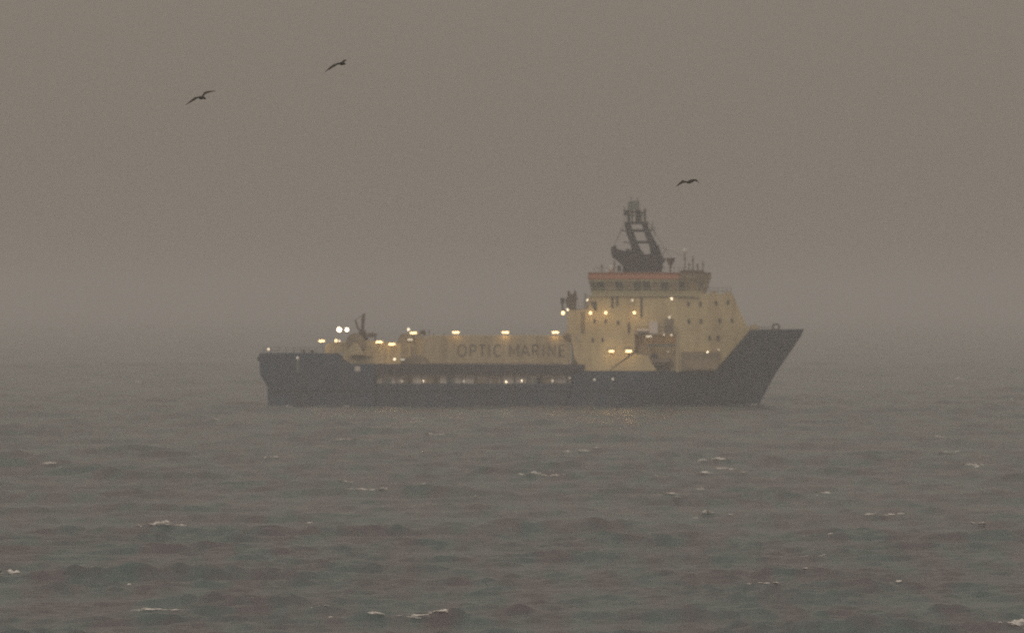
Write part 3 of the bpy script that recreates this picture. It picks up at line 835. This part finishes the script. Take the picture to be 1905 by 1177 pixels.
for px in (1203, 1236):
    bm = bmesh.new(); add_prism(bm, [(X(px - 4, 2), 5.62), (X(px + 4, 2), 5.62), (X(px + 3, 2), Z(680) + 0.12), (X(px - 3, 2), Z(680) + 0.12)], 0.6, 1.8); part('cradle', bm, 'dark', boat)

# ------------------------------------------------------------------ sea birds
BD = 262.0                                     # metres from the lens
def bird(name, label, left, right, body, dy):
    """left / right: wing points (px, py, chord in m) from root to tip; body: (px, py, radius) tail to head"""
    D = BD + dy
    k = D / FPX
    def W(px, py, y=0.0): return Vector(((px - 952.5) * k, -DIST + D + y, CAM_H - (py - HORIZON) * k))
    base = W(body[len(body) // 2][0], body[len(body) // 2][1])
    bm = bmesh.new()
    # trunk: rings from tail to bill, the bird heading away to the right
    rings = []
    nb = len(body)
    for i, (px, py, r) in enumerate(body):
        r *= 0.85
        c = W(px, py, (i - nb / 2) * 0.085) - base
        rings.append([bm.verts.new(c + Vector((r * .8 * math.cos(2 * math.pi * j / 10), 0, r * math.sin(2 * math.pi * j / 10)))) for j in range(10)])
    for a, b in zip(rings[:-1], rings[1:]):
        for j in range(10): bm.faces.new((a[j], a[(j + 1) % 10], b[(j + 1) % 10], b[j]))
    bm.faces.new(rings[0][::-1]); bm.faces.new(rings[-1])
    for wing, sg in ((left, -1), (right, 1)):
        prev = None
        n = len(wing)
        for i, (px, py, ch) in enumerate(wing):
            ch *= 1.2
            u = i / (n - 1)
            sweep = 0.10 * math.sin(u * math.pi) - 0.16 * u * u
            c = W(px, py, sweep) - base
            tilt = 0.70
            f = Vector((0.0, 0.5 * ch, 0.5 * ch * tilt)); th_ = max(0.006, 0.055 * (1 - u) + 0.008)
            up = Vector((0, 0, th_ * .5))
            ring = [bm.verts.new(c + p) for p in (f, f * .4 + up, -f * .5 + up * .6, -f, -f * .5 - up * .4, f * .4 - up)]
            if prev:
                for j in range(6): bm.faces.new((prev[j], prev[(j + 1) % 6], ring[(j + 1) % 6], ring[j]))
            else: bm.faces.new(ring[::-1])
            prev = ring
        bm.faces.new(prev)
    bmesh.ops.recalc_face_normals(bm, faces=bm.faces)
    me = bpy.data.meshes.new(name); bm.to_mesh(me); bm.free()
    o = bpy.data.objects.new(name, me); COL.objects.link(o)
    rm = o.modifiers.new('join', 'REMESH'); rm.mode = 'VOXEL'; rm.voxel_size = 0.012; rm.use_smooth_shade = True
    dg = bpy.context.evaluated_depsgraph_get()
    me2 = bpy.data.meshes.new_from_object(o.evaluated_get(dg))
    o.modifiers.clear(); o.data = me2
    me2.materials.clear(); me2.materials.append(MAT['bird'])
    o.location = base
    tag(o, label, 'bird', 'sea birds gliding over the water')
    return o
bird('sea_bird', 'leftmost dark sea bird, one long wing drooping left and the other arched up',
     [(373, 180.8, .06), (368, 181.5, .09), (362, 184, .19), (356, 188, .15), (350, 192.5, .10), (344.5, 196.5, .03)],
     [(376, 180, .18), (380, 174.5, .19), (384, 172.5, .15), (389, 171, .11), (396, 170, .08), (403, 170.5, .03)],
     [(369.5, 181.5, .02), (371.5, 182.5, .05), (374, 182.5, .085), (376.5, 182, .085), (379, 182, .06), (381, 183, .05), (382.5, 184, .015)], 0)
bird('sea_bird', 'highest dark sea bird, near wing drooping steeply, far wing short and folded',
     [(632, 118.8, .06), (627, 119.5, .12), (620, 123, .20), (614, 127, .17), (609, 131, .11), (603.5, 136, .03)],
     [(636, 118, .17), (638.5, 115, .18), (641, 113.5, .15), (644, 112.3, .09), (647, 111, .03)],
     [(629, 118.5, .02), (632, 119, .05), (635, 119, .085), (637.5, 118.5, .085), (639.5, 118.5, .06), (641, 119, .05), (643, 119.5, .015)], 6)
bird('sea_bird', 'lone dark sea bird near the mast top with wings arched down',
     [(1281, 339, .06), (1275, 338.5, .10), (1270, 338, .19), (1265, 341.5, .16), (1260.5, 345, .12), (1256, 348, .03)],
     [(1285, 337.5, .15), (1289, 335.5, .13), (1293, 335, .11), (1297, 336.5, .12), (1299, 339.5, .09), (1300.5, 343.5, .03)],
     [(1277.5, 340, .02), (1279.5, 340, .05), (1282.5, 338.5, .085), (1285, 337.5, .09), (1287, 337, .07), (1288.5, 337, .055), (1290.5, 338, .015)], -4)

# ------------------------------------------------------------------ breaking crests
CAPS = [(295, 986, 42, 15), (262, 997, 8, 3), (20, 1069, 30, 15), (240, 1087, 9, 8), (578, 975, 14, 8), (682, 912, 54, 7), (785, 915, 13, 6), (632, 828, 36, 6), (510, 853, 26, 4), (775, 781, 28, 5),
        (1038, 753, 28, 4), (1168, 756, 28, 4), (402, 787, 26, 4), (260, 714, 18, 3), (175, 714, 7, 3), (992, 889, 30, 5), (1030, 893, 18, 4), (1085, 843, 30, 4), (886, 930, 11, 4),
        (1335, 864, 30, 6), (1352, 880, 40, 6), (1245, 932, 26, 5), (1217, 893, 12, 4), (1303, 916, 13, 7), (1748, 821, 20, 4), (1747, 843, 30, 5), (1802, 866, 32, 4), (1535, 920, 18, 4),
        (1437, 957, 10, 5), (1312, 957, 24, 5), (1360, 958, 10, 4), (1630, 962, 42, 6), (1858, 996, 58, 8), (1828, 984, 18, 5), (1500, 1041, 26, 4), (1530, 1043, 14, 4), (1545, 1001, 11, 4), (1420, 1098, 32, 5),
        (1498, 1081, 9, 5), (1672, 1093, 10, 6), (1840, 1161, 28, 8), (1895, 1160, 40, 22), (1880, 745, 22, 4), (1785, 708, 20, 3), (1765, 720, 15, 3), (90, 880, 26, 4),
        (270, 1143, 60, 5), (760, 1157, 70, 4), (820, 1152, 24, 4), (600, 1148, 22, 5), (530, 759, 26, 3), (640, 760, 20, 3), (890, 758, 24, 3), (1398, 757, 22, 4),
        (1885, 1172, 26, 6), (800, 814, 22, 3), (1545, 757, 14, 3), (1425, 779, 10, 3)]
def build_foam():
    rr = random.Random(5)
    co, fa, den = [], [], []
    caps = list(CAPS)
    for px, py, w, h in CAPS:                       # torn-off tails beside the larger crests
        if w >= 18 and py > 790:
            for _ in range(2):
                caps.append((px + rr.choice((-1, 1)) * w * rr.uniform(.5, 1.1), py + rr.uniform(-5, 7), w * rr.uniform(.25, .55), max(2.2, h * .5)))
    for px, py, w, h in caps:
        d0 = CAM_H * FPX / (py - HORIZON)
        cand = np.linspace(-0.015 * d0, 0.015 * d0, 60) + d0
        xw = (px - 952.5) / FPX * cand
        hz = sea_height(xw, cand - DIST)
        score = hz - np.abs(cand - d0) * 0.02
        j = int(np.argmax(score))
        d, z0 = cand[j], hz[j]
        mpp = d / FPX
        big = h >= 12
        W_, H_ = (1.45 if big else 1.35) * w * mpp, (0.68 if big else 0.62) * h * mpp
        cx = (px - 952.5) * mpp
        nx, ny = max(12, int(w * 0.9)), 7
        tilt = rr.uniform(-.25, .25) * H_
        s1, s2, s3 = rr.uniform(0, 9), rr.uniform(0, 9), rr.uniform(-.35, .35)
        base = len(co)
        for iy in range(ny):
            v = iy / (ny - 1)
            for ix in range(nx):
                u = 2 * ix / (nx - 1) - 1
                env = max(0.0, 1 - abs(u - s3 * (1 - u * u)) ** (1.8 if big else 2.6))
                rag = 0.7 + 0.3 * math.sin(3.1 * u + s1) * math.sin(7.3 * u + s2) + rr.uniform(-.07, .07)
                top = H_ * env ** 0.6 * rag
                x = cx + 0.5 * W_ * u
                y = d - DIST + (v - 0.5) * max(0.6, 2.6 * H_) + rr.uniform(-.04, .04)
                zz = float(sea_height(x, y)) * 0.6 + z0 * 0.4 - 0.03
                prof = math.sin(math.pi * min(1.0, 0.08 + v * 0.75)) ** 0.8
                co.append((x, y, zz + top * prof + tilt * u))
                den.append(env ** 0.7 * math.sin(math.pi * (0.06 + 0.88 * v)) ** 0.5 * (0.65 + 0.35 * rag) * (1.0 if big else (0.72 if w >= 60 or py in (757, 758, 759, 760) else rr.uniform(.80, .92))))
        for iy in range(ny - 1):
            for ix in range(nx - 1):
                a = base + iy * nx + ix
                fa.append((a, a + 1, a + nx + 1, a + nx))
    me = bpy.data.meshes.new('sea_foam'); me.from_pydata(co, [], fa)
    me.polygons.foreach_set('use_smooth', [True] * len(me.polygons))
    at = me.attributes.new('cover', 'FLOAT', 'POINT'); at.data.foreach_set('value', den)
    m = new_mat('foam', (0.66, 0.63, 0.60), 0.9, 0.15, 3.0)
    nt = m.node_tree
    b = nt.nodes['Principled BSDF']
    ca = nt.nodes.new('ShaderNodeAttribute'); ca.attribute_name = 'cover'
    g = nt.nodes.new('ShaderNodeNewGeometry')
    mp_ = nt.nodes.new('ShaderNodeMapping'); mp_.inputs['Scale'].default_value = (1.3, 1.2, 5.0)
    nt.links.new(g.outputs['Position'], mp_.inputs['Vector'])
    n = nt.nodes.new('ShaderNodeTexNoise'); n.inputs['Scale'].default_value = 1.6; n.inputs['Detail'].default_value = 6
    nt.links.new(mp_.outputs[0], n.inputs['Vector'])
    ad = nt.nodes.new('ShaderNodeMath'); ad.operation = 'MULTIPLY_ADD'; ad.inputs[1].default_value = 1.9; ad.inputs[2].default_value = -0.98
    nt.links.new(n.outputs['Fac'], ad.inputs[0])
    su = nt.nodes.new('ShaderNodeMath'); su.operation = 'ADD'
    nt.links.new(ad.outputs[0], su.inputs[0]); nt.links.new(ca.outputs['Fac'], su.inputs[1])
    mr = nt.nodes.new('ShaderNodeMapRange'); mr.interpolation_type = 'SMOOTHSTEP'
    mr.inputs['From Min'].default_value = 0.22; mr.inputs['From Max'].default_value = 0.90
    nt.links.new(su.outputs[0], mr.inputs['Value'])
    nt.links.new(mr.outputs['Result'], b.inputs['Alpha'])
    me.materials.append(m)
    o = bpy.data.objects.new('sea_foam', me); COL.objects.link(o)
    o['kind'] = 'stuff'
    o['label'] = 'pale breaking wave crests scattered over the choppy sea'; o['category'] = 'foam'
    return o
build_foam()

# ------------------------------------------------------------------ haze: one closed box of even murk
bm = bmesh.new(); add_box(bm, -8400, 8400, -DIST - 800, 7400, -3.4, 36.0)
me = bpy.data.meshes.new('haze'); bmesh.ops.recalc_face_normals(bm, faces=bm.faces); bm.to_mesh(me); bm.free()
hz_o = bpy.data.objects.new('haze', me); COL.objects.link(hz_o); hz_o['kind'] = 'stuff'
hm = bpy.data.materials.new('haze'); hm.use_nodes = True
hn = hm.node_tree.nodes; hn.clear()
ho = hn.new('ShaderNodeOutputMaterial'); pv = hn.new('ShaderNodeVolumePrincipled')
pv.inputs['Color'].default_value = (0.875, 0.87, 0.875, 1)
pv.inputs['Density'].default_value = 0.00051
pv.inputs['Density Attribute'].default_value = ''
pv.inputs['Anisotropy'].default_value = 0.2
hm.node_tree.links.new(pv.outputs['Volume'], ho.inputs['Volume'])
me.materials.append(hm)
